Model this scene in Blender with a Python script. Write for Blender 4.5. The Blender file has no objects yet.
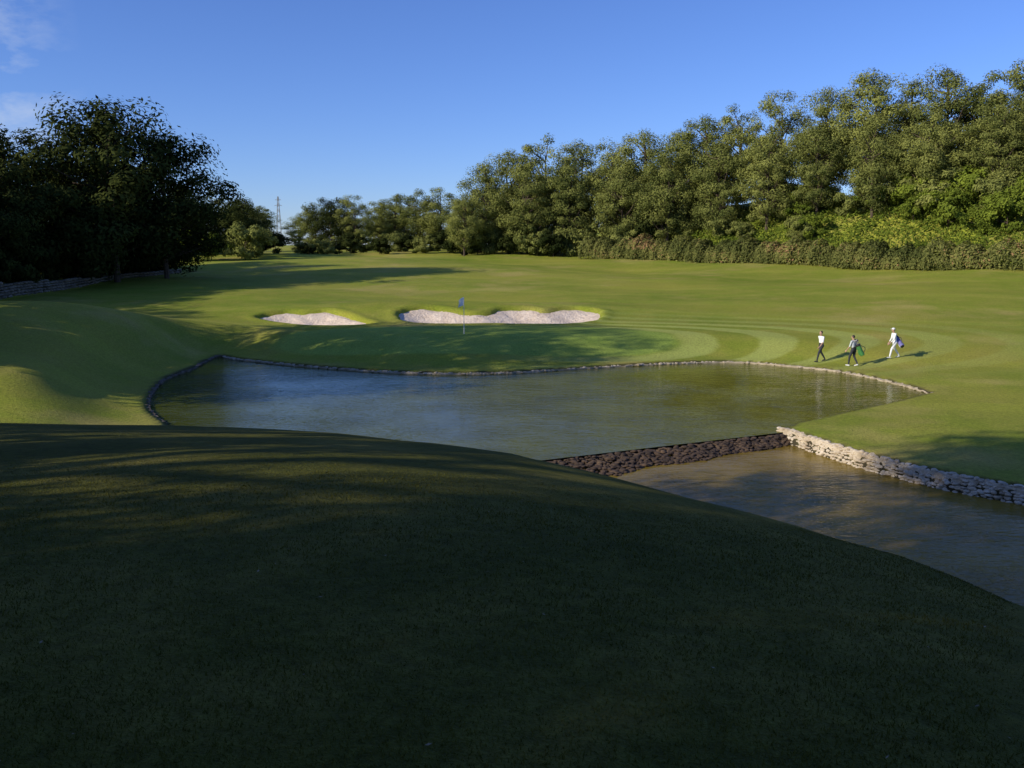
import bpy, math, random
import numpy as np
from mathutils import Vector, Matrix
random.seed(3); rng=np.random.default_rng(11)
scene=bpy.context.scene
COL=scene.collection

# ---------------------------------------------------------------- helpers
def ss(a,b,x):
    t=np.clip((x-a)/(b-a),0,1); return t*t*(3-2*t)
def new_obj(name,me,parent=None):
    o=bpy.data.objects.new(name,me); COL.objects.link(o)
    if parent is not None: o.parent=parent
    return o
def mesh_np(name,V,F,mats=(),midx=None,smooth=False,attrs=None,fattrs=None):
    """V (n,3); F (m,k) uniform polygon size"""
    V=np.asarray(V,dtype=np.float32); F=np.asarray(F,dtype=np.int32)
    me=bpy.data.meshes.new(name); m,k=F.shape
    me.vertices.add(len(V)); me.vertices.foreach_set("co",V.ravel())
    me.loops.add(m*k); me.loops.foreach_set("vertex_index",F.ravel())
    me.polygons.add(m)
    me.polygons.foreach_set("loop_start",np.arange(0,m*k,k,dtype=np.int32))
    me.polygons.foreach_set("loop_total",np.full(m,k,dtype=np.int32))
    if midx is not None: me.polygons.foreach_set("material_index",np.asarray(midx,dtype=np.int32))
    me.polygons.foreach_set("use_smooth",np.full(m,smooth,dtype=bool))
    me.update(calc_edges=True)
    for mt in mats: me.materials.append(mt)
    for n,a in (attrs or {}).items():
        at=me.attributes.new(n,'FLOAT','POINT'); at.data.foreach_set("value",np.asarray(a,dtype=np.float32))
    for n,a in (fattrs or {}).items():
        at=me.attributes.new(n,'FLOAT','FACE'); at.data.foreach_set("value",np.asarray(a,dtype=np.float32))
    return me
def sdf_poly(X,Y,P):
    P=np.asarray(P,float); best=np.full(X.shape,1e9); inside=np.zeros(X.shape,bool)
    n=len(P)
    for i in range(n):
        ax,ay=P[i]; bx,by=P[(i+1)%n]
        ex,ey=bx-ax,by-ay; wx,wy=X-ax,Y-ay
        t=np.clip((wx*ex+wy*ey)/(ex*ex+ey*ey),0,1)
        d=(wx-ex*t)**2+(wy-ey*t)**2; best=np.minimum(best,d)
        c=((ay>Y)!=(by>Y))&(X<(bx-ax)*(Y-ay)/((by-ay) if by!=ay else 1e-9)+ax)
        inside^=c
    d=np.sqrt(best); return np.where(inside,-d,d)
def smooth_line(P,closed=False,n=6):
    P=[np.array(p,float) for p in P]; out=[]; N=len(P)
    rngi=range(N if closed else N-1)
    for i in rngi:
        p0=P[(i-1)%N] if closed or i>0 else P[0]; p1=P[i]; p2=P[(i+1)%N]
        p3=P[(i+2)%N] if closed or i+2<N else P[-1]
        for k in range(n):
            t=k/n
            out.append(.5*((2*p1)+(-p0+p2)*t+(2*p0-5*p1+4*p2-p3)*t*t+(-p0+3*p1-3*p2+p3)*t**3))
    if not closed: out.append(P[-1])
    return np.array(out)

# ---------------------------------------------------------------- materials
def mat(name):
    m=bpy.data.materials.new(name); m.use_nodes=True
    nt=m.node_tree; b=nt.nodes["Principled BSDF"]; return m,nt,b
def noise(nt,vec,scale,detail=4,rough=.55):
    n=nt.nodes.new('ShaderNodeTexNoise'); n.inputs['Scale'].default_value=scale
    n.inputs['Detail'].default_value=detail; n.inputs['Roughness'].default_value=rough
    if vec is not None: nt.links.new(vec,n.inputs['Vector'])
    return n.outputs['Fac']
def ramp(nt,fac,stops):
    r=nt.nodes.new('ShaderNodeValToRGB'); el=r.color_ramp.elements
    while len(el)<len(stops): el.new(.5)
    for e,(p,c) in zip(el,stops):
        e.position=p; e.color=(*c,1) if len(c)==3 else c
    nt.links.new(fac,r.inputs['Fac']); return r.outputs['Color']
def mix(nt,fac,a,b,mode='MIX'):
    m=nt.nodes.new('ShaderNodeMixRGB'); m.blend_type=mode
    for s,v in ((m.inputs[0],fac),(m.inputs[1],a),(m.inputs[2],b)):
        if isinstance(v,(int,float)): s.default_value=v
        elif isinstance(v,tuple): s.default_value=(*v,1)
        else: nt.links.new(v,s)
    return m.outputs[0]
def math_(nt,op,a,b=0.,clamp=False):
    m=nt.nodes.new('ShaderNodeMath'); m.operation=op; m.use_clamp=clamp
    for s,v in ((m.inputs[0],a),(m.inputs[1],b)):
        if isinstance(v,(int,float)): s.default_value=v
        else: nt.links.new(v,s)
    return m.outputs[0]
def bump(nt,b,h,strength,dist=.02):
    n=nt.nodes.new('ShaderNodeBump'); n.inputs['Strength'].default_value=strength
    n.inputs['Distance'].default_value=dist
    nt.links.new(h,n.inputs['Height']); nt.links.new(n.outputs[0],b.inputs['Normal'])
def attr(nt,name):
    a=nt.nodes.new('ShaderNodeAttribute'); a.attribute_name=name; return a
def pos(nt):
    return nt.nodes.new('ShaderNodeNewGeometry').outputs['Position']
def simple(name,c,rough=.8,nscale=20,var=.2,bmp=.0):
    m,nt,b=mat(name); p=nt.nodes.new('ShaderNodeTexCoord').outputs['Object']
    f=noise(nt,p,nscale)
    lo=tuple(v*(1-var) for v in c); hi=tuple(min(1,v*(1+var)) for v in c)
    nt.links.new(ramp(nt,f,[(.3,lo),(.7,hi)]),b.inputs['Base Color'])
    b.inputs['Roughness'].default_value=rough
    if bmp: bump(nt,b,f,bmp,.02)
    return m

# grass ground
def grass_mat():
    m,nt,b=mat("grass_turf"); P=pos(nt)
    big=noise(nt,P,.06,3); med=noise(nt,P,.5,4,.65); fine=noise(nt,P,9,4,.7); vf=noise(nt,P,60,2,.7)
    base=ramp(nt,big,[(.3,(.18,.245,.024)),(.52,(.255,.290,.036)),(.72,(.37,.345,.055))])
    base=mix(nt,math_(nt,'MULTIPLY',ramp(nt,med,[(.4,(0,0,0)),(.70,(1,1,1))]),.6),base,(.35,.315,.065))
    dry=noise(nt,P,.11,4,.6)
    base=mix(nt,math_(nt,'MULTIPLY',ramp(nt,dry,[(.54,(0,0,0)),(.70,(1,1,1))]),.7),base,(.46,.36,.12))
    g=attr(nt,"green_sdf").outputs['Fac']
    nd=nt.nodes.new('ShaderNodeMath'); nd.operation='MULTIPLY_ADD'; nd.use_clamp=True
    nt.links.new(g,nd.inputs[0]); nd.inputs[1].default_value=-2.5; nd.inputs[2].default_value=.5
    gm=nd.outputs[0]
    base=mix(nt,gm,base,ramp(nt,med,[(.3,(.24,.335,.055)),(.7,(.31,.39,.075))]))
    # mowing rings around the green
    w=math_(nt,'SINE',math_(nt,'MULTIPLY',g,2.9))
    w=ramp(nt,math_(nt,'ADD',w,math_(nt,'MULTIPLY',med,.8)),[(.2,(0,0,0)),(.7,(1,1,1))])
    near=math_(nt,'MULTIPLY',attr(nt,"mow").outputs['Fac'],.72)
    base=mix(nt,math_(nt,'MULTIPLY',w,near),base,(.42,.46,.12))
    # long mowing passes along the fairway
    sp=nt.nodes.new('ShaderNodeSeparateXYZ'); nt.links.new(P,sp.inputs[0])
    q=math_(nt,'SINE',math_(nt,'ADD',math_(nt,'ADD',math_(nt,'MULTIPLY',sp.outputs[0],.22),math_(nt,'MULTIPLY',sp.outputs[1],.85)),math_(nt,'MULTIPLY',big,6.)))
    q=ramp(nt,q,[(.35,(.95,.95,.95)),(.65,(1.05,1.05,1.04))])
    base=mix(nt,.8,base,q,'MULTIPLY')
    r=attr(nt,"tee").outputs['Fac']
    base=mix(nt,r,base,ramp(nt,med,[(.3,(.060,.068,.010)),(.5,(.095,.095,.016)),(.7,(.165,.145,.032))]))  # turf on the tee mound coloured darker to deepen its shade
    f2=ramp(nt,fine,[(.25,(.5,.5,.5)),(.75,(1.45,1.45,1.4))])
    base=mix(nt,.75,base,f2,'MULTIPLY')
    f3=ramp(nt,vf,[(.3,(.6,.6,.6)),(.7,(1.35,1.35,1.35))])
    base=mix(nt,.5,base,f3,'MULTIPLY')
    mud=attr(nt,"mud").outputs['Fac']
    base=mix(nt,mud,base,(.06,.05,.03))
    nt.links.new(base,b.inputs['Base Color']); b.inputs['Roughness'].default_value=.85
    b.inputs['Specular IOR Level'].default_value=.08
    h=math_(nt,'ADD',fine,math_(nt,'MULTIPLY',vf,.5))
    bump(nt,b,h,.8,.06)
    return m
GRASS=grass_mat()
def sand_mat():
    m,nt,b=mat("bunker_sand"); P=pos(nt)
    a=noise(nt,P,1.5,4); c=noise(nt,P,5,4,.7)
    base=ramp(nt,a,[(.3,(.64,.51,.40)),(.7,(.80,.67,.55))])
    base=mix(nt,.6,base,ramp(nt,c,[(.3,(.72,.70,.68)),(.7,(1.08,1.08,1.08))]),'MULTIPLY')
    nt.links.new(base,b.inputs['Base Color']); b.inputs['Roughness'].default_value=.95
    bump(nt,b,math_(nt,'ADD',a,c),.7,.16); return m
SAND=sand_mat()
def water_mat(name,base,sc,ior=1.2):
    m,nt,b=mat(name); P=pos(nt)
    mp=nt.nodes.new('ShaderNodeMapping'); nt.links.new(P,mp.inputs[0])
    mp.inputs['Rotation'].default_value=(0,0,math.radians(12)); mp.inputs['Scale'].default_value=(.6,1.5,1)
    a=noise(nt,mp.outputs[0],sc,3,.55); c=noise(nt,P,.3,4); e=noise(nt,mp.outputs[0],sc*3.1,2,.6)
    sp=nt.nodes.new('ShaderNodeSeparateXYZ'); nt.links.new(P,sp.inputs[0])
    col=ramp(nt,c,[(.35,base),(.7,tuple(v*1.6 for v in base))])
    # reflections painted into the colour: darker, bluer at left, brighter, warmer at right
    sh=nt.nodes.new('ShaderNodeMapRange'); nt.links.new(sp.outputs[0],sh.inputs[0]); sh.inputs[1].default_value=-12; sh.inputs[2].default_value=12
    col=mix(nt,sh.outputs[0],mix(nt,1.,col,(.55,.66,.7),'MULTIPLY'),mix(nt,1.,col,(1.25,1.18,1.0),'MULTIPLY'))
    nt.links.new(col,b.inputs['Base Color']); b.inputs['Roughness'].default_value=.03
    b.inputs['IOR'].default_value=ior
    calm=ramp(nt,noise(nt,P,.16,3),[(.38,(.35,.35,.35)),(.62,(1,1,1))])
    h=math_(nt,'MULTIPLY',math_(nt,'ADD',a,math_(nt,'MULTIPLY',e,.5)),calm)
    bump(nt,b,h,.8,.045); return m
WATER=water_mat("pond_water",(.088,.088,.012),1.7,1.17)
WATER2=water_mat("pond_water_lower",(.135,.095,.018),2.4,1.15)
def stone_mat(name,c1,c2,c3):
    m,nt,b=mat(name); P=pos(nt)
    a=noise(nt,P,2.3,3); c=noise(nt,P,18,4,.7)
    base=ramp(nt,a,[(.3,c1),(.5,c2),(.7,c3)])
    base=mix(nt,.7,base,ramp(nt,c,[(.3,(.55,.55,.55)),(.7,(1.2,1.2,1.2))]),'MULTIPLY')
    nt.links.new(base,b.inputs['Base Color']); b.inputs['Roughness'].default_value=.9
    bump(nt,b,c,.5,.02); return m
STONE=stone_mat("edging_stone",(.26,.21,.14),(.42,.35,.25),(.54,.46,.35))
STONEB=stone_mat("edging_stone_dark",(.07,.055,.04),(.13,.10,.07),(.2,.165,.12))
STONEW=stone_mat("pale_stone",(.40,.31,.21),(.54,.45,.33),(.66,.57,.45))
STONED=stone_mat("wet_stone",(.035,.022,.014),(.065,.040,.025),(.12,.075,.042))
STONEL=stone_mat("dry_wall_stone",(.16,.13,.10),(.25,.21,.16),(.33,.28,.22))
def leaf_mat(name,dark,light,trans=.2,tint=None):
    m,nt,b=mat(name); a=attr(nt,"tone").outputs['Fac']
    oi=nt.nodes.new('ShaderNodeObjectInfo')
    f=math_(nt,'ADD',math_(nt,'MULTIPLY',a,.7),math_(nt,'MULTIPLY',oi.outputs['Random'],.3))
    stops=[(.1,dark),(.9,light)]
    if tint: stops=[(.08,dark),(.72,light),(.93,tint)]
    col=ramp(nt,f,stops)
    nt.nodes.remove(b)
    df=nt.nodes.new('ShaderNodeBsdfDiffuse'); nt.links.new(col,df.inputs[0])
    tr=nt.nodes.new('ShaderNodeBsdfTranslucent'); nt.links.new(col,tr.inputs[0])
    mx=nt.nodes.new('ShaderNodeMixShader'); mx.inputs[0].default_value=trans
    nt.links.new(df.outputs[0],mx.inputs[1]); nt.links.new(tr.outputs[0],mx.inputs[2])
    nt.links.new(mx.outputs[0],nt.nodes['Material Output'].inputs[0]); return m
PINE=leaf_mat("pine_needles",(.065,.085,.024),(.29,.30,.080),.15)
OAK=leaf_mat("oak_leaves",(.013,.021,.007),(.060,.072,.019),.12)
LUSH=leaf_mat("shrub_leaves",(.050,.080,.012),(.23,.28,.038),.2)
HEDGE=leaf_mat("hedge_leaves",(.045,.060,.018),(.20,.20,.058),.1,(.34,.17,.10))
BLADE=leaf_mat("grass_blades",(.045,.052,.008),(.14,.13,.026),.2)
BARK=simple("bark",(.085,.06,.042),.95,9,.4,.6)

# ---------------------------------------------------------------- terrain
_ys=np.arange(-300,700,.5)
_z=np.interp(_ys,[-300,49,55,60,65,75,100,130,160,200,700],[.3,.3,.95,1.3,1.42,2.05,3.1,4.5,5.6,6.1,6.1])
_k=np.exp(-(np.arange(-12,13)*.5/2.0)**2); _k/=_k.sum()
_z=np.convolve(np.pad(_z,12,mode='edge'),_k,mode='valid')
FAR_SHORE=[(-13.3,34.7),(-15,37.5),(-16.6,41.8),(-17.7,46.6),(-17.7,50.4),(-18.05,53.9),(-18.0,56.4),(-16.1,54.6),(-12,51.9),
 (-7.1,49.4),(-3.3,48.6),(.43,49.2),(4.9,51.2),(9.7,53),(13.3,53.4),(16.1,51.4),(18,48.8),(19.05,44.9),(19.3,41.8)]
RIGHT_RET=[(16.8,39.4),(13.7,36.8),(10.8,34.3),(10.1,33.2)]
LOW_WALL=[(10.3,32.9),(11.2,30.1),(12.45,27.4),(14.35,25.1),(18,22.3),(24,20),(33,18.5)]
POND=list(smooth_line(FAR_SHORE,False,4))+RIGHT_RET+list(smooth_line(LOW_WALL,False,3))+[(33,6),(-10,6),(-11,30)]
B_R=[(-8.2,66.9),(-8.0,68.9),(-6.2,69.6),(-4.6,69.0),(-2.9,68.2),(-1.6,68.6),(-.8,69.7),(1.0,69.9),(2.4,69.2),(3.6,70.0),(5.2,70.3),(6.6,69.0),(5.9,65.8),(3.6,63.2),(.8,62.8),(-1.6,63.3),(-3.8,62.8),(-6.6,64.0)]
B_L=[(-18.4,66.8),(-17.2,68.6),(-15.4,68.5),(-13.6,68.6),(-11.6,66.8),(-9.7,64.0),(-10.6,62.4),(-13,62.2),(-15.4,63.6)]
B_R=smooth_line(B_R,True,5); B_L=smooth_line(B_L,True,5)
def rag(P,s):
    c=P.mean(0); n=len(P); k=np.arange(n)
    return c+(P-c)*(1+s*np.sin(k*1.7)*np.cos(k*.6+1))[:,None]
B_R=rag(B_R,.02); B_L=rag(B_L,.025)
SA=[-.60,-.554,-.37,-.2,-.09,0,.1,.21,.323,.437,.507,.5815,.7]
SV=[.196,.196,.198,.204,.2155,.2276,.2526,.281,.31,.345,.374,.408,.42]
def wob(x,y,s,seed=0.):
    return (np.sin(x*s+1.3+seed)*np.cos(y*s*1.13+.7*seed)+.5*np.sin((x+y)*s*2.1+seed*2)+.35*np.cos((x-1.4*y)*s*3.3))
def wall_x(y): return np.interp(y,[40,60,75,88,100,112],[-56,-49,-44.2,-42,-40.2,-39.5])
def land(x,y):
    f=np.interp(y,_ys,_z)
    f=f+.045*np.clip(x-15,0,90)*ss(55,110,y)
    d=(x-12)*.72+(y-142)*.69
    f=f+7.0*ss(0,15,d)*ss(8,42,x)
    f=f+3.0*np.exp(-(np.abs((x+29)/9.0)**2.6+np.abs((y-50)/11)**2.4))          # left hill
    f=f+1.3*np.exp(-(((x+21)/6.5)**2+((y-36)/6)**2))*ss(-13,-17,x)
    f=f+.62*np.exp(-(np.abs((x+1.0)/11)**3+((y-71.8)/3.6)**2))
    f=f+.42*np.exp(-(np.abs((x+14)/6.5)**3+((y-70.5)/3.3)**2))
    f=f+.35*np.exp(-(((x+2)/11)**2+((y-57.5)/4.5)**2))
    f=f+.14*wob(x,y,.11)*ss(62,80,y)+.40*wob(x,y,.045,2)*ss(72,110,y)
    w=np.where(y>52,.35,5.); st=ss(-1,1,(wall_x(y)-x)/w)*ss(112,100,y)
    f=f+(np.maximum(f,3.5)-f)*st
    return f
def height(x,y,full=False):
    x=np.asarray(x,float); y=np.asarray(y,float)
    sd=sdf_poly(x,y,POND)
    L=land(x,y)
    g=.17+(L-.17)*ss(0,5.,sd)
    inn=ss(-.6,0.0,sd); g=g*inn+(-1.3)*(1-inn)
    yy=np.maximum(y,0); a=x/np.maximum(yy,.3)
    c=np.interp(a,SA,SV)**2/6.4
    M=5.2-c*yy**2+.03*wob(x,y,.5,1.)*ss(2,6,y)
    M=np.maximum(M,-6)
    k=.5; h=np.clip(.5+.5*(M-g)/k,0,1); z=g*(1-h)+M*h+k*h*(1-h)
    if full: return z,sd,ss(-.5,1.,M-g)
    return z
def sand_h(x,y,sd): return height(x,y)-.20-.45*ss(0,1.8,-sd)
def gz(x,y): return float(height(np.array([x]),np.array([y]))[0])

xs=np.concatenate([-np.geomspace(60,2500,45)[::-1],np.arange(-59.4,-24,.6),np.arange(-24,24,.3),np.arange(24,62,.6),np.geomspace(63,2500,45)])
ys=np.concatenate([-np.geomspace(12,1500,28)[::-1],np.arange(-11,1,.5),np.arange(1,60,.3),np.arange(60,73,.2),np.arange(73,90,.5),np.arange(90,170,1.),np.geomspace(172,3500,45)])
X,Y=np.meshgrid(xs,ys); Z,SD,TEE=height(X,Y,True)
sb=np.minimum(sdf_poly(X,Y,B_R),sdf_poly(X,Y,B_L))
Z=np.where(sb<3,Z+.10*np.exp(-((sb-.45)/.35)**2)-.90*ss(.02,-.30,sb),Z)
GSD=(np.sqrt(((X+2.2)/12.5)**2+((Y-57)/4.6)**2)-1)*5.5
MOW=ss(14,1,GSD)*ss(-.4,.4,GSD)*ss(-4,8,X)
MUD=ss(.25,-.1,SD)*ss(.55,.25,Z)
nx,ny=len(xs),len(ys); idx=np.arange(nx*ny).reshape(ny,nx)
F=np.stack([idx[:-1,:-1],idx[:-1,1:],idx[1:,1:],idx[1:,:-1]],-1).reshape(-1,4)
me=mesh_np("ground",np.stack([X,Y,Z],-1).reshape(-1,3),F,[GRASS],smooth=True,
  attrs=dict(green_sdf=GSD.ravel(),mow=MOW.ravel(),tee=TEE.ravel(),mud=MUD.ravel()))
new_obj("ground",me)

# ---- sand bunkers (own sheets lying in the hollows)
for P in (B_R,B_L):
    c=P.mean(0); rings=14; V=[];n=len(P)
    for r in range(rings+1):
        t=r/rings
        for p in P:
            q=c+(p-c)*t*(1.015 if r==rings else 1); V.append(q)
    V=np.array(V); sd=np.minimum(sdf_poly(V[:,0],V[:,1],P),0)
    z=sand_h(V[:,0],V[:,1],sd); z+=.045*wob(V[:,0],V[:,1],2.2)
    F=[[r*n+i,(r+1)*n+i,(r+1)*n+(i+1)%n,r*n+(i+1)%n] for r in range(rings) for i in range(n)]
    bme_=mesh_np("sand_bunker",np.column_stack([V,z]),F,[SAND],smooth=True)
    if bme_.polygons[len(F)//2].normal.z<0: bme_.flip_normals()
    new_obj("sand_bunker",bme_)

# ---- water
def ngon(name,pts,z,m):
    me=bpy.data.meshes.new(name); me.from_pydata([(a,b,z) for a,b in pts],[],[list(range(len(pts)))]); me.materials.append(m)
    return new_obj(name,me)
ngon("pond_water",[(-30,22),(-8,22),(-3,26.8),(1.9,29.3),(10.1,33.35),(24,36),(24,62),(-30,62)],0.,WATER)
ngon("pond_water",[(-8,8),(34,8),(34,33.5),(10.4,33.35),(1.9,29.4),(-4,26.5),(-8,24)],-.35,WATER2)

# ---- rocks
def ico():
    import bmesh
    bm=bmesh.new(); bmesh.ops.create_icosphere(bm,subdivisions=2,radius=1)
    V=np.array([v.co[:] for v in bm.verts]); F=np.array([[v.index for v in f.verts] for f in bm.faces]); bm.free(); return V,F
IV,IF=ico()
def rocks(name,items,m,smooth=False,ribbon=None):
    VV=[];FF=[];o=0
    for (p,s) in items:
        R=np.array(Matrix.Rotation(random.uniform(0,6.28),3,Vector(rng.normal(size=3)).normalized()))
        v=IV.copy(); 
        for _ in range(5):
            nrm=rng.normal(size=3); nrm/=np.linalg.norm(nrm); d=v@nrm; lim=random.uniform(.55,.85)
            v=v-np.outer(np.maximum(d-lim,0),nrm)
        v=v@R.T
        v=v*np.array(s)+np.array(p); VV.append(v); FF.append(IF+o); o+=len(v)
    if ribbon is not None:   # continuous masonry body behind/under the loose stones
        P,z0,z1,wd=ribbon
        T=np.gradient(P,axis=0); T/=np.linalg.norm(T,axis=1,keepdims=True); Nn=np.column_stack([-T[:,1],T[:,0]])
        n=len(P); jt=rng.normal(size=(n,2))*.02
        A=np.column_stack([P-Nn*wd/2+jt,np.full(n,z0)]);B=np.column_stack([P-Nn*wd/2+jt,z1+rng.normal(size=n)*.015])
        C=np.column_stack([P+Nn*wd/2+jt,z1+rng.normal(size=n)*.015]);D=np.column_stack([P+Nn*wd/2+jt,np.full(n,z0)])
        V=np.concatenate([A,B,C,D]); F=[]
        for i in range(n-1):
            for k in range(3):
                a=k*n+i; b=(k+1)*n+i; F.append([a,a+1,b+1]); F.append([a,b+1,b])
        VV.append(V); FF.append(np.array(F)+o)
    return new_obj(name,mesh_np(name,np.concatenate(VV),np.concatenate(FF),[m],smooth=smooth))
def along(P,step):
    P=np.asarray(P); d=np.concatenate([[0],np.cumsum(np.linalg.norm(np.diff(P,axis=0),axis=1))])
    s=0; out=[]
    while s<d[-1]:
        out.append((np.interp(s,d,P[:,0]),np.interp(s,d,P[:,1]))); s+=step*random.uniform(.75,1.25)
    return out
def resample(P,step):
    P=np.asarray(P); d=np.concatenate([[0],np.cumsum(np.linalg.norm(np.diff(P,axis=0),axis=1))]); s=np.arange(0,d[-1],step)
    return np.column_stack([np.interp(s,d,P[:,0]),np.interp(s,d,P[:,1])])
sh=smooth_line(FAR_SHORE,False,6)
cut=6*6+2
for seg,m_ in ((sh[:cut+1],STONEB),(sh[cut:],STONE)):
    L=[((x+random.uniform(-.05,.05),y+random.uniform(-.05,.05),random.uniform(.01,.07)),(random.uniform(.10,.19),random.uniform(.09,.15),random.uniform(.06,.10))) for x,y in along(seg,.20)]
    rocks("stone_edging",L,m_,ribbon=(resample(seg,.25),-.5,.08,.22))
lw=smooth_line([(9.9,33.5)]+LOW_WALL,False,5); L=[]
for k,zz in enumerate((-.34,-.25,-.16,-.07,.02,.10)):
    for x,y in along(lw,.17):
        L.append(((x-.13+.025*k+random.uniform(-.03,.03),y-.11+.025*k+random.uniform(-.03,.03),zz+random.uniform(-.03,.03)),(random.uniform(.09,.16),random.uniform(.09,.14),random.uniform(.05,.08))))
rocks("stone_edging",L,STONEW,ribbon=(resample(lw,.25),-.8,.09,.22))
L=[]
for i in range(2500):
    t=random.uniform(-.35,1.); q=random.random()
    x=1.9+8.2*t; y=29.25+4.0*t
    wd=(1.45-1.0*max(t,0))*(1+.15*math.sin(t*17))
    x+= .42*q*wd; y-=.9*q*wd
    s=random.uniform(.02,.085)
    L.append(((x,y,-.05-.30*q+random.uniform(-.06,.03)),(s*1.6,s*1.2,s*.7)))
rocks("rock_weir",L,STONED)

# ---- dry-stone retaining wall
L=[]
for y in np.arange(57,110,.42):
    x=float(wall_x(y)); g0=gz(x+1.0,y)-.1; top=max(3.62,g0+.55)+.06*math.sin(y)
    z=g0
    while z<top:
        L.append(((x+.35+random.uniform(-.05,.05),y+random.uniform(-.1,.1),z),(.3,random.uniform(.2,.3),random.uniform(.11,.17)))); z+=.24
rocks("dry_stone_wall",L,STONEL)

# ---------------------------------------------------------------- vegetation
def leaf_quads(C,Nrm,size,tone,asp=.42,jit=.55):
    n=len(C); a=rng.normal(size=(n,3)); Nn=Nrm+rng.normal(size=(n,3))*jit
    Nn/=np.linalg.norm(Nn,axis=1,keepdims=True)+1e-9
    t=np.cross(Nn,a); t/=np.linalg.norm(t,axis=1,keepdims=True)+1e-9; b=np.cross(Nn,t)
    s=size[:,None]; w=s*asp
    V=np.stack([C-t*s,C+b*w,C+t*s,C-b*w],1).reshape(-1,3)
    return V,np.arange(n*4).reshape(n,4),tone
def tube(p0,p1,r0,r1,seg=7):
    p0=np.array(p0,float);p1=np.array(p1,float); d=p1-p0; d/=np.linalg.norm(d)+1e-9
    a=np.cross(d,[.3,.9,.2]); a/=np.linalg.norm(a); b=np.cross(d,a)
    V=[];
    for p,r in ((p0,r0),(p1,r1)):
        for k in range(seg):
            th=2*math.pi*k/seg; V.append(p+r*(a*math.cos(th)+b*math.sin(th)))
    F=[[k,(k+1)%seg,seg+(k+1)%seg,seg+k] for k in range(seg)]
    return np.array(V),np.array(F)
def make_tree(name,H,R,leafm,nc=70,nl=180,base=.22,flat=1.,ls=.27,tr=.028,lean=0.,topy=1.0,cr=.24,asp=.42,lumps=1.,rexp=.42,cone=0.):
    """tapered trunk, limbs to the leaf clusters, crown of leaf faces"""
    VV=[];FF=[];MI=[];TN=[];o=0
    def add(V,F,mi,tn):
        nonlocal o
        VV.append(V);FF.append(F+o);MI.append(np.full(len(F),mi));TN.append(tn if hasattr(tn,'__len__') else np.full(len(F),tn)); o+=len(V)
    pts=[]; 
    for i in range(7):
        t=i/6; pts.append(np.array([lean*t*t*H+.03*H*math.sin(3*t+R)*t,.025*H*math.sin(2.2*t+H)*t,t*H*.82-.3*(1-t)]))
    for i in range(6):
        add(*tube(pts[i],pts[i+1],tr*H*(1-.14*i)*.6+.01,tr*H*(1-.14*(i+1))*.6+.01,8),1,.5)
    zc=H*(base+1)/2; rz=H*(1-base)/2
    ph=rng.uniform(0,6.28,4)
    for i in range(nc):
        u=rng.normal(size=3); u/=np.linalg.norm(u)
        rad=random.random()**rexp
        th=math.atan2(u[1],u[0])
        lump=1+lumps*(.20*math.sin(2*th+ph[0]+u[2]*2)+.13*math.sin(3*th+ph[1])+.12*math.sin(5*u[2]+ph[2]))
        prof=1.0-.28*max(u[2],0)*topy-.1*max(-u[2],0)
        c=np.array([u[0]*R*rad*lump*prof,u[1]*R*rad*lump*prof,zc+u[2]*rz*rad*(1+.1*lumps*math.sin(2*th+ph[3]))])
        c[0]+=lean*(c[2]/H)**2*H
        rc=(R*cr)*random.uniform(.65,1.3)
        c[2]=max(c[2],base*H*.8); c[2]=min(c[2],H-rc*.6)
        t0=min(.95,max(.2,(c[2]-.22*H*random.uniform(.4,1))/(H*.82))); k=min(5,int(t0*6)); f=t0*6-k
        a=pts[k]*(1-f)+pts[k+1]*f; mid=(a+c)/2+np.array([0,0,-.04*H*random.random()])
        if i%3==0:
            add(*tube(a,mid,.008*H,.005*H,5),1,.4); add(*tube(mid,c,.005*H,.0015*H,5),1,.4)
        n=int(nl*random.uniform(.7,1.25)); d=rng.normal(size=(n,3)); d/=np.linalg.norm(d,axis=1,keepdims=True)
        rr=(.35+.75*rng.random(n)**.6)[:,None]
        C=c+d*rr*rc*np.array([1.15,1.15,.8*flat])
        ct=random.uniform(.25,.75)
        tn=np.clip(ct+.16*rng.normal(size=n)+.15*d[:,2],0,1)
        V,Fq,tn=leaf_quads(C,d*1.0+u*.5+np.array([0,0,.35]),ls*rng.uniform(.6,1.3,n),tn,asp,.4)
        add(V,Fq,0,tn)
    return mesh_np(name,np.concatenate(VV),np.concatenate(FF),[leafm,BARK],np.concatenate(MI),False,None,dict(tone=np.concatenate(TN)))
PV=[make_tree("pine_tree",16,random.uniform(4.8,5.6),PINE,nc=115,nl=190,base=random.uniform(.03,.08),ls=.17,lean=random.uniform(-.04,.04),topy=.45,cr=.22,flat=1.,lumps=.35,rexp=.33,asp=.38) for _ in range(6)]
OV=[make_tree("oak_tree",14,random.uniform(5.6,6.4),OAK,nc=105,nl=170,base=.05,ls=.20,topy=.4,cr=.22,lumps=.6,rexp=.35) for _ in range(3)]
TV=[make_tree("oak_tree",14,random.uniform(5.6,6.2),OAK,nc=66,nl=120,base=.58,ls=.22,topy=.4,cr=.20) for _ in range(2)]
SP=[make_tree("oak_tree",8,random.uniform(3.,3.4),OAK,nc=22,nl=90,base=.3,ls=.17,topy=.4,cr=.26) for _ in range(2)]
SVv=[make_tree("shrub",4,2.4,LUSH,nc=26,nl=150,base=.05,ls=.16,tr=.02,topy=.6) for _ in range(3)]
DV=[make_tree("shrub",4,2.6,OAK,nc=26,nl=150,base=.05,ls=.2,tr=.02,topy=.6) for _ in range(2)]
PS=[make_tree("shrub",4,2.6,PINE,nc=30,nl=150,base=.03,ls=.17,tr=.02,topy=.5) for _ in range(2)]
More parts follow.
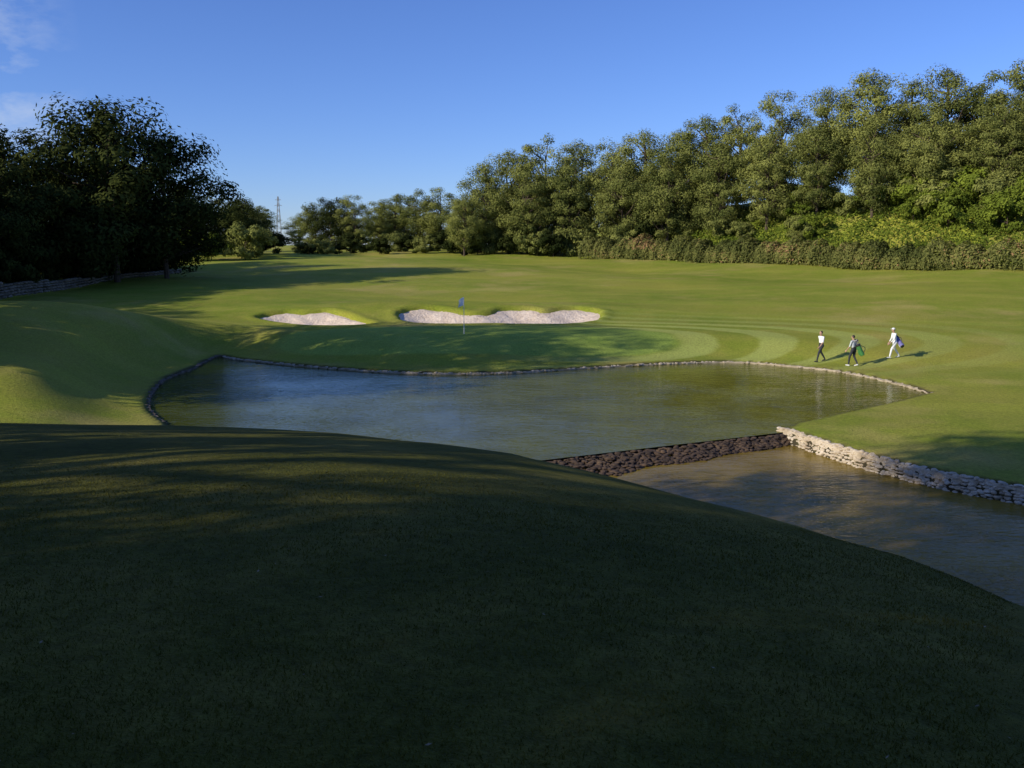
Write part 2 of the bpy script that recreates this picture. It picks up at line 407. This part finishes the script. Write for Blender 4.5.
def put(var,x,y,top=None,hh=None,name="pine_tree",h0=16,w=1.):
    z=gz(x,y)
    H=(top-z) if top is not None else hh
    o=new_obj(name,random.choice(var)); s=H/h0
    o.location=(x,y,z-.05); o.scale=(s*w*random.uniform(.92,1.08),s*w*random.uniform(.92,1.08),s); o.rotation_euler=(0,0,random.uniform(0,6.28))
for x,y,t in [(-4.3,152,20),(-.3,156,22.3),(5.2,153,24),(10.9,156,23.9),(15.8,150,23),(20.5,148,24.6),(25.5,144,24.0),(28.5,141,25.8),
  (33,138,26.5),(38,134,28),(43.5,131,28.2),(47.3,126,29.6),(51.5,124,27.9),(55.5,121,29.2),(60,119,28.2),(64,117,29.2),(68,113,28.5),(73,110,28)]:
    put(PV,x,y,top=t+.4,w=.98)
for x,y,t in [(-7.5,147,14.5),(2,148,19),(9,148,20),(17,143,20),(23,139,21.5),(29.5,134,22),(35,129,22.5),(40.5,125,23.5),(46,120,23),
  (52,117,23.5),(58,113,24),(63,109,24),(68,104,24)]:
    put(PV,x,y,top=t,w=1.0)
for i in range(10):
    x=2+i*7.5; y=164-i*3.6+random.uniform(-3,3); put(PV,x,y,top=20+min(i*1.4,9)*.75+random.uniform(-1.5,1),w=1.15)
for i in range(16):
    x=-8+i*2.4; y=150-i*.75+random.uniform(-1,2.5); put(PS if i%3 else DV,x,y,hh=random.uniform(3.5,6),name="shrub",h0=4,w=.9)
for i in range(46):
    t=random.random(); x=14+46*t; y=144-46*t+random.uniform(1.5,11); x+=random.uniform(0,4)
    if x<38 and random.random()<.25: continue
    put(SVv if x>36 and random.random()<.7 else PS,x,y,hh=random.uniform(2.8,5.0),name="shrub",h0=4,w=1.05)
for x,y in [(56,117.5),(60,114),(53,120),(64,110),(50,121)]: put(PS,x,y,hh=6.5,name="shrub",h0=4,w=1.)
for x,y,t in [(-36,187,17.2),(-31,185,16),(-40,190,15),(-24,192,16.8),(-19,190,17.6),(-14.5,188,17.5),(-28,200,16),(-9,172,15.5),(-4,168,16.5),
  (-44,152,15.3),(-49,155,15.6),(-53,150,16.8),(-47,168,14),(-57,160,18),(-62,150,18),(-52,178,15)]:
    put(PV if random.random()<.75 else OV,x,y,top=t,h0=15,w=1.15)
for i in range(34):
    x=-62+i*1.95; y=158+random.uniform(-4,6)+(8 if -40<x<-8 else 0); put(DV if i%3 else PS,x,y,hh=random.uniform(2.2,3.8),name="shrub",h0=4,w=1.2)
put(SVv,-44.5,138,hh=4.2,name="shrub",h0=4); put(PS,-40,140,hh=6.,name="shrub",h0=4,w=.9); put(PS,-41,146,hh=5,name="shrub",h0=4); put(SVv,-48,136,hh=5,name="shrub",h0=4)
for i in range(26):
    x=-210+i*9; y=260+random.uniform(-20,30); put(PV,x,y,hh=random.uniform(8,12),w=1.6)
# left group
for x,y,t in [(-39.5,93,20.8),(-36,97,18.2),(-43,97,19),(-47,88,18.0),(-45.5,81,14.5),(-50,82,16),(-45,73,12.5),(-49,74,14.5),(-53,66,16),(-57,76,18),(-60,88,19),(-54,98,18),(-46,108,16),(-54,112,17)]:
    put(OV,x,y,top=t,name="oak_tree",h0=14,w=1.02)
for y in range(60,116,2):
    x=float(wall_x(y))-random.uniform(1.2,3.0); put(DV,x,y,hh=random.uniform(3.5,5.5),name="shrub",h0=4)
    x=float(wall_x(y))-random.uniform(4,8.0); put(DV,x,y,hh=random.uniform(4,6),name="shrub",h0=4)
# trees left of and behind the tee (outside the picture, their shade falls across it)
for x,y,h in [(-24,-12,18),(-15,-14,16),(-18,-8,14),(-7,-14,15),(-12,-24,17),(-34,-15,18),(-20,11,11)]:
    put(OV,x,y,hh=h,name="oak_tree",h0=14,w=1.)
for x,y,h in [(-21,-1.5,18),(-22,4,18)]:
    put(TV,x,y,hh=h,name="oak_tree",h0=14,w=1.)
for x,y,h in [(-13,0,6.5),(-14,5,7),(-15,9.5,6),(-18,4,8)]:
    put(SP,x,y,hh=h,name="oak_tree",h0=8,w=1.)
for x,y,h in [(-31,36.5,20),(-34,39.5,21),(-37,44,20),(-46,39,14),(-39,34,14)]:
    put(PV,x,y,hh=h,w=1.)
for x,y,h in [(-56,50,16),(-60,57,16),(-62,47,16)]:
    put(OV,x,y,hh=h,name="oak_tree",h0=14,w=1.)

# ---- hedge
def leaf_mass(name,m,fn,n,size):
    C,Nn,tn=fn(n); V,F,tn=leaf_quads(C,Nn,size*rng.uniform(.6,1.3,len(C)),tn)
    return new_obj(name,mesh_np(name,V,F,[m],None,False,None,dict(tone=tn)))
def hedge_fn(n):
    t=rng.random(n)
    x=np.interp(t,[0,.25,.5,.75,1],[11,22,34,50,78]); y=np.interp(t,[0,.25,.5,.75,1],[141,130,117,99,74])
    th=rng.uniform(-.35,math.pi+.35,n)
    lump=1+.14*np.sin(x*1.1)+.12*np.sin(x*2.7+1)+.08*np.sin(x*6.1)
    r=(1-.35*rng.random(n)**2)
    w=1.9*r*lump*np.cos(th); h=2.7*np.abs(np.sin(th))**.6*r*lump
    C=np.column_stack([x-w*.72,y-w*.69,height(x-w*.72,y-w*.69)+h])
    Nn=np.column_stack([-np.cos(th)*.72,-np.cos(th)*.69,np.abs(np.sin(th))+.2])
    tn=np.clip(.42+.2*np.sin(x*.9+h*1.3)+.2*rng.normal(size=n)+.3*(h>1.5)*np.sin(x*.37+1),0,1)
    return C,Nn,tn
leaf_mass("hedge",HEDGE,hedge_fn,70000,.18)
def bankcover(n):
    t=rng.random(n); q=rng.uniform(0,13,n)
    x=np.interp(t,[0,.5,1],[20,50,80])+q*.72; y=np.interp(t,[0,.5,1],[132,100,73])+q*.69
    h=.5+.8*np.abs(np.sin(x*.9)*np.cos(y*.8))
    C=np.column_stack([x,y,height(x,y)+h*rng.random(n)**.5]); Nn=np.tile([-.3,-.5,.8],(n,1))
    tn=np.clip(.35+.3*np.sin(x*.7)*np.cos(y*.6)+.2*rng.normal(size=n),0,1); return C,Nn,tn
leaf_mass("ground_cover",LUSH,bankcover,40000,.22)

# ---- foreground grass blades on the tee
n=110000
yy=2.2+7*rng.random(n)**1.35; xx=(rng.random(n)*2-1)*(.64*yy+.6)
fade=1-ss(6.5,9.2,yy)
zz=height(xx,yy); hh=rng.uniform(.007,.020,n)*(1+.4*wob(xx,yy,2.5)/2)*(.25+.75*fade); ww=rng.uniform(.0015,.003,n)*(1+yy*.12); th=rng.uniform(0,6.28,n)
dx,dy=np.cos(th)*ww,np.sin(th)*ww; lx,ly=rng.normal(size=n)*.010,rng.normal(size=n)*.010
V=np.stack([np.column_stack([xx-dx,yy-dy,zz-.003]),np.column_stack([xx+dx,yy+dy,zz-.003]),np.column_stack([xx+lx,yy+ly,zz+hh])],1).reshape(-1,3)
new_obj("grass",mesh_np("grass",V,np.arange(n*3).reshape(n,3),[BLADE],None,False,None,dict(tone=np.clip(.5+.25*rng.normal(size=n)+.12*wob(xx,yy,1.7),0,1))))
n=50; yy=2.5+8*rng.random(n); xx=(rng.random(n)*2-1)*(.6*yy); C=np.column_stack([xx,yy,height(xx,yy)+.018])
V,F,tn=leaf_quads(C,np.tile([0,0,2.5],(n,1)),rng.uniform(.006,.015,n),np.zeros(n))
new_obj("fallen_leaves",mesh_np("fallen_leaves",V,F,[simple("dry_leaf",(.22,.18,.12),.8,30,.4)]))

# ---------------------------------------------------------------- flagstick
WHITE=simple("white_paint",(.8,.8,.78),.45,6,.04); CLOTHW=simple("white_cloth",(.78,.79,.80),.85,12,.06,.2)
fx,fy=-2.95,56.7; fz=gz(fx,fy)
root=bpy.data.objects.new("golf_flagstick",None); COL.objects.link(root); root.location=(fx,fy,fz)
V,F=tube((0,0,-.1),(0,0,2.25),.022,.016,10); new_obj("pole",mesh_np("pole",V,F,[WHITE],smooth=True),root)
V=[];F=[];nu,nv=10,6
for j in range(nv+1):
    for i in range(nu+1):
        u=i/nu; v=j/nv
        V.append((-.015-.36*u*.85+.02*math.sin(v*5), .05*math.sin(u*7+v*2)*u-.04*u, 2.23-.50*v-.20*u*u*(1-.3*v)))
for j in range(nv):
    for i in range(nu): a=j*(nu+1)+i; F.append([a,a+1,a+nu+2,a+nu+1])
new_obj("flag",mesh_np("flag",V,F,[CLOTHW],smooth=True),root)
V,F=tube((0,0,.005),(0,0,.012),.054,.054,16); new_obj("hole_rim",mesh_np("hole_rim",V,F,[WHITE]),root)

# distant lattice pylon
STEEL=simple("galvanised_steel",(.28,.28,.29),.6,3,.1)
px_,py_=-92,370; pz=gz(px_,py_); VV=[];FF=[];o=0
def addt(a,b,r):
    global o
    V,F=tube(a,b,r,r,5); VV.append(V);FF.append(F+o);o+=len(V)
Hp=20.
def leg(k,t):
    w=1.9*(1-t)+.35; return np.array([w*(1 if k in(0,3) else -1)*.5,w*(1 if k<2 else -1)*.5,t*Hp])
for k in range(4):
    for s in range(9):
        a,b=s/9,(s+1)/9; addt(leg(k,a),leg(k,b),.07); addt(leg(k,a),leg((k+1)%4,b),.04); addt(leg((k+1)%4,a),leg(k,b),.04)
for zc,w in ((Hp*.82,1.5),(Hp*.93,1.2)):
    addt((-w,0,zc),(w,0,zc),.07); addt((-w,0,zc),(0,0,zc+.6),.04); addt((w,0,zc),(0,0,zc+.6),.04)
py=new_obj("electricity_pylon",mesh_np("electricity_pylon",np.concatenate(VV),np.concatenate(FF),[STEEL])); py.location=(px_,py_,pz-.1)

# ---------------------------------------------------------------- people
SKIN=simple("skin",(.45,.27,.19),.6,10,.06); DARK=simple("dark_trousers",(.03,.032,.04),.85,15,.2,.2); GREY=simple("grey_shirt",(.50,.54,.56),.85,15,.1,.2)
HAIR=simple("hair",(.03,.02,.014),.6,40,.3,.3); SHOE=simple("shoe_leather",(.6,.6,.6),.5,10,.1); SHOED=simple("dark_shoe",(.05,.045,.04),.5,10,.1)
EYE=simple("eye",(.03,.025,.02),.2,5,.1); GREENB=simple("green_bag",(.05,.20,.05),.6,8,.15,.2); BLUEB=simple("blue_bag",(.16,.15,.36),.6,8,.15,.2); BLACK=simple("black_rubber",(.02,.02,.02),.5,8,.15)
LIPS=simple("lips",(.35,.15,.12),.6,10,.06)
def person(name,x,y,yaw,mats,stride=.30,armL=.25,armR=-.2,scale=1.,bag=None,lean=.06):
    top,bot,shoe,hat=mats
    M=[top,bot,SKIN,HAIR,shoe,hat,EYE,LIPS]
    prim=[]
    def bone(p0,p1,r0,r1,lab,sq=(1,1,1)):
        p0=np.array(p0,float);p1=np.array(p1,float); L=np.linalg.norm(p1-p0); n=max(2,int(L/(min(r0,r1)*.45))+1)
        for i in range(n+1):
            t=i/n; r=r0*(1-t)+r1*t; prim.append((p0*(1-t)+p1*t,np.array(sq)*r,lab))
    f=lambda z: lean*(z-.9)
    bone((0,f(.95),.95),(0,f(1.08),1.08),.125,.118,1,(1.28,.88,1))
    bone((0,f(1.10),1.09),(0,f(1.34),1.34),.120,.135,0,(1.28,.85,1))
    bone((-.135,f(1.41),1.405),(.135,f(1.41),1.405),.072,.072,0,(1,1.1,.9))
    bone((0,f(1.44),1.43),(0,f(1.55)+.01,1.55),.058,.052,2)
    for sgn,st in ((-1,stride),(1,-stride)):
        hip=np.array([sgn*.095,f(.93),.93])
        ank=np.array([sgn*.10,st*1.0,.10+(0.05 if st<0 else 0)])
        fwd=np.array([0,.07 if st>0 else .12,0]); knee=(hip+ank)/2+fwd*.9+np.array([0,0,.02])
        bone(hip,knee,.092,.064,1,(1,1.05,1)); bone(knee,ank+np.array([0,0,.04]),.064,.046,1)
        if st>0: bone(ank+np.array([0,-.03,-.05]),ank+np.array([0,.16,-.045]),.045,.036,4,(1,1,.95))
        else: bone(ank+np.array([0,-.03,-.04]),ank+np.array([0,.14,-.10]),.045,.036,4,(1,1,.95))
    for sgn,sw in ((-1,armL),(1,armR)):
        sh=np.array([sgn*.19,f(1.41),1.41]); el=sh+np.array([sgn*.05,sw*.45-.02,-.28])
        wr=el+np.array([-sgn*.015,sw*.55+.08,-.235])
        bone(sh,el,.056,.044,0); bone(el,el*.35+wr*.65,.042,.034,0 if hat is CLOTHW and bot is CLOTHW else 2); bone(el*.4+wr*.6,wr,.032,.025,2)
        dn=(wr-el)/np.linalg.norm(wr-el); palm=wr+dn*.075
        bone(wr,palm,.026,.030,2,(.75,1.25,1))
        side=np.array([0,1,0.])-dn*dn[1]; side/=np.linalg.norm(side); inn=np.array([-sgn,0,0.])
        for k,(off,L) in enumerate(((.030,.072),(.010,.080),(-.010,.074),(-.030,.058))):
            a=palm+side*off; b=a+dn*L*.5+inn*.006; c=b+dn*L*.35+inn*.022; d=c+dn*L*.12+inn*.018
            bone(a,b,.0095,.009,2); bone(b,c,.009,.008,2); bone(c,d,.008,.0075,2)
        a=wr+dn*.03+side*.024; b=a+dn*.03+side*.025; c=b+dn*.035+side*.006+inn*.008; bone(a,b,.012,.010,2); bone(b,c,.010,.009,2)
    hc=np.array([0,f(1.65)+.02,1.645])
    prim.append((hc,np.array([.076,.095,.108]),2)); prim.append((hc+np.array([0,.03,-.055]),np.array([.052,.060,.058]),2))
    prim.append((hc+np.array([0,.093,-.012]),np.array([.013,.020,.020]),2)); prim.append((hc+np.array([0,.090,.014]),np.array([.010,.012,.022]),2))
    for s in (-1,1):
        prim.append((hc+np.array([s*.078,-.003,-.008]),np.array([.010,.018,.028]),2))
        prim.append((hc+np.array([s*.030,.083,.012]),np.array([.013,.011,.009]),6))
    prim.append((hc+np.array([0,.088,-.050]),np.array([.024,.008,.008]),7))
    prim.append((hc+np.array([0,-.020,.025]),np.array([.083,.090,.098]),3))
    if hat:
        prim.append((hc+np.array([0,-.006,.050]),np.array([.088,.103,.078]),5)); prim.append((hc+np.array([0,.105,.048]),np.array([.068,.075,.010]),5))
    VV=np.concatenate([IV*r+c for c,r,l in prim]); nI=len(IV)
    FF=np.concatenate([IF+i*nI for i in range(len(prim))])
    tmp=mesh_np("tmp",VV,FF); to=bpy.data.objects.new("tmp",tmp); COL.objects.link(to)
    md=to.modifiers.new("r",'REMESH'); md.mode='VOXEL'; md.voxel_size=.0075
    sm=to.modifiers.new("s",'SMOOTH'); sm.factor=.5; sm.iterations=3
    dg=bpy.context.evaluated_depsgraph_get(); ev=to.evaluated_get(dg); bme=bpy.data.meshes.new_from_object(ev)
    bpy.data.objects.remove(to)
    bme.name="body"; bme.materials.clear()
    for m_ in M: bme.materials.append(m_ if m_ else HAIR)
    nP=len(bme.polygons); cen=np.zeros(nP*3,dtype=np.float32); bme.polygons.foreach_get("center",cen); cen=cen.reshape(-1,3)
    best=np.full(nP,1e9); lab=np.zeros(nP,np.int32)
    for c,r,l in prim:
        d=(np.linalg.norm((cen-c)/r,axis=1)-1)*min(r); m_=d<best; best[m_]=d[m_]; lab[m_]=l
    bme.polygons.foreach_set("material_index",lab); bme.polygons.foreach_set("use_smooth",np.ones(nP,bool))
    root=bpy.data.objects.new(name,None); COL.objects.link(root)
    root.location=(x,y,gz(x,y)-.005); root.rotation_euler=(0,0,yaw); root.scale=(scale,)*3
    new_obj("body",bme,root)
    if bag:
        bm_,a,b,cap=bag; a=np.array(a,float); b=np.array(b,float); d=(b-a)/np.linalg.norm(b-a)
        VV=[];FF=[];MI=[];o=0
        def ad(VF,mi):
            nonlocal o
            V,F=VF; VV.append(V);FF.append(F+o);MI.append(np.full(len(F),mi)); o+=len(V)
        ts=[0,.02,.06,.45,.85,.93,.94,1.0]; rs=[.01,.105,.125,.115,.118,.135,.135,.128]
        L=np.linalg.norm(b-a)
        for i in range(len(ts)-1): ad(tube(a+d*L*ts[i],a+d*L*ts[i+1],rs[i],rs[i+1],14),0 if 0<i<4 else 1)
        ad(tube(a+d*L*.99,b,.128,.01,14),1)
        sd_=np.cross(d,[0,0,1.]); sd_/=np.linalg.norm(sd_); up=np.cross(sd_,d)
        pc=a-up*.10
        for (u0,u1,r) in ((.1,.5,.075),(.58,.8,.06)):
            ad(tube(pc+d*L*u0,pc+d*L*(u0+.03),.02,r,10),2); ad(tube(pc+d*L*(u0+.03),pc+d*L*(u1-.03),r,r,10),2); ad(tube(pc+d*L*(u1-.03),pc+d*L*u1,r,.02,10),2)
        for k in range(9):
            th=k*.7; q=b+(.07*math.cos(th))*sd_+(.07*math.sin(th))*up; e=q+d*random.uniform(.14,.28)
            ad(tube(q-d*.1,e,.007,.006,6),3)
            ad((IV*np.array([.03,.03,.045] if k>2 else [.05,.055,.05])+e,np.column_stack([IF,IF[:,2]])),1 if k<3 else 3)
        prev=a+d*L*.2+up*.12
        for k in range(1,9):
            t=k/8; cur=a+d*L*(.2+.6*t)+up*(.12+.16*math.sin(math.pi*t)); ad(tube(prev,cur,.018,.018,6),1); prev=cur
        FFq=np.concatenate([f if f.shape[1]==4 else np.column_stack([f,f[:,2]]) for f in FF])
        me=bpy.data.meshes.new("golf_bag")
        me.from_pydata(np.concatenate(VV).tolist(),[],[list(dict.fromkeys(q)) for q in FFq.tolist()])
        for mm in (bm_,BLACK,cap,STEEL): me.materials.append(mm)
        me.polygons.foreach_set("material_index",np.concatenate(MI).astype(np.int32)); me.polygons.foreach_set("use_smooth",np.ones(len(me.polygons),bool))
        new_obj("golf_bag",me,root)
    return root
W=math.radians(90)
person("golfer",17.5,52.0,W+.35,(CLOTHW,DARK,SHOED,None),stride=.33,armL=.2,armR=-.25,scale=1.0)
person("golfer",18.7,50.3,W-.9,(GREY,DARK,SHOE,None),stride=.2,armL=.2,armR=-.1,scale=.98,bag=(GREENB,(.33,-.38,.62),(.10,-.18,1.25),GREENB))
person("caddie",21.4,51.4,W+.05,(CLOTHW,CLOTHW,SHOE,CLOTHW),stride=.30,armL=.25,armR=.1,scale=.97,lean=.16,bag=(BLUEB,(-.42,-.26,.72),(.36,-.22,1.18),CLOTHW))

# ---------------------------------------------------------------- light, sky, camera
el=math.radians(24.5); sx,sy=-.885,-.466
sd=Vector((sx*math.cos(el),sy*math.cos(el),math.sin(el))).normalized()
ld=bpy.data.lights.new("sun",'SUN'); ld.energy=5.; ld.angle=math.radians(.53); ld.color=(1,.92,.76)
lo=bpy.data.objects.new("sun",ld); COL.objects.link(lo); lo.rotation_euler=(-sd).to_track_quat('-Z','Y').to_euler(); lo.location=(-50,-30,60)
w=bpy.data.worlds.new("World"); scene.world=w; w.use_nodes=True; nt=w.node_tree; bg=nt.nodes['Background']
sk=nt.nodes.new('ShaderNodeTexSky'); sk.sky_type='NISHITA'; sk.sun_disc=False; sk.sun_elevation=el; sk.sun_rotation=math.atan2(sx,sy)
sk.altitude=300; sk.air_density=1.0; sk.dust_density=.0; sk.ozone_density=4
tint=mix(nt,1.,sk.outputs[0],(.72,.86,1.34),'MULTIPLY')
tc=nt.nodes.new('ShaderNodeTexCoord'); mp=nt.nodes.new('ShaderNodeMapping'); nt.links.new(tc.outputs['Generated'],mp.inputs[0])
mp.inputs['Scale'].default_value=(2.2,2.2,5); mp.inputs['Rotation'].default_value=(.3,.5,0)
cl=noise(nt,mp.outputs[0],4.2,6,.6)
sep=nt.nodes.new('ShaderNodeSeparateXYZ'); nt.links.new(tc.outputs['Generated'],sep.inputs[0])
lm=nt.nodes.new('ShaderNodeMapRange'); nt.links.new(sep.outputs['X'],lm.inputs[0]); lm.inputs[1].default_value=-.40; lm.inputs[2].default_value=-.48
fac=math_(nt,'MULTIPLY',ramp(nt,cl,[(.46,(0,0,0)),(.66,(1,1,1))]),math_(nt,'MULTIPLY',lm.outputs[0],.75))
nt.links.new(mix(nt,fac,tint,(5.5,6.2,7.4)),bg.inputs[0]); bg.inputs[1].default_value=.112
cd=bpy.data.cameras.new("camera"); cam=bpy.data.objects.new("camera",cd); COL.objects.link(cam)
cd.sensor_width=36; cd.lens=924/1024*36; cd.clip_start=.1; cd.clip_end=8000
cam.location=(0,0,6.8); cam.rotation_euler=(math.radians(90-8.55),0,0); scene.camera=cam
scene.view_settings.view_transform='Standard'; scene.view_settings.look='None'; scene.view_settings.exposure=0
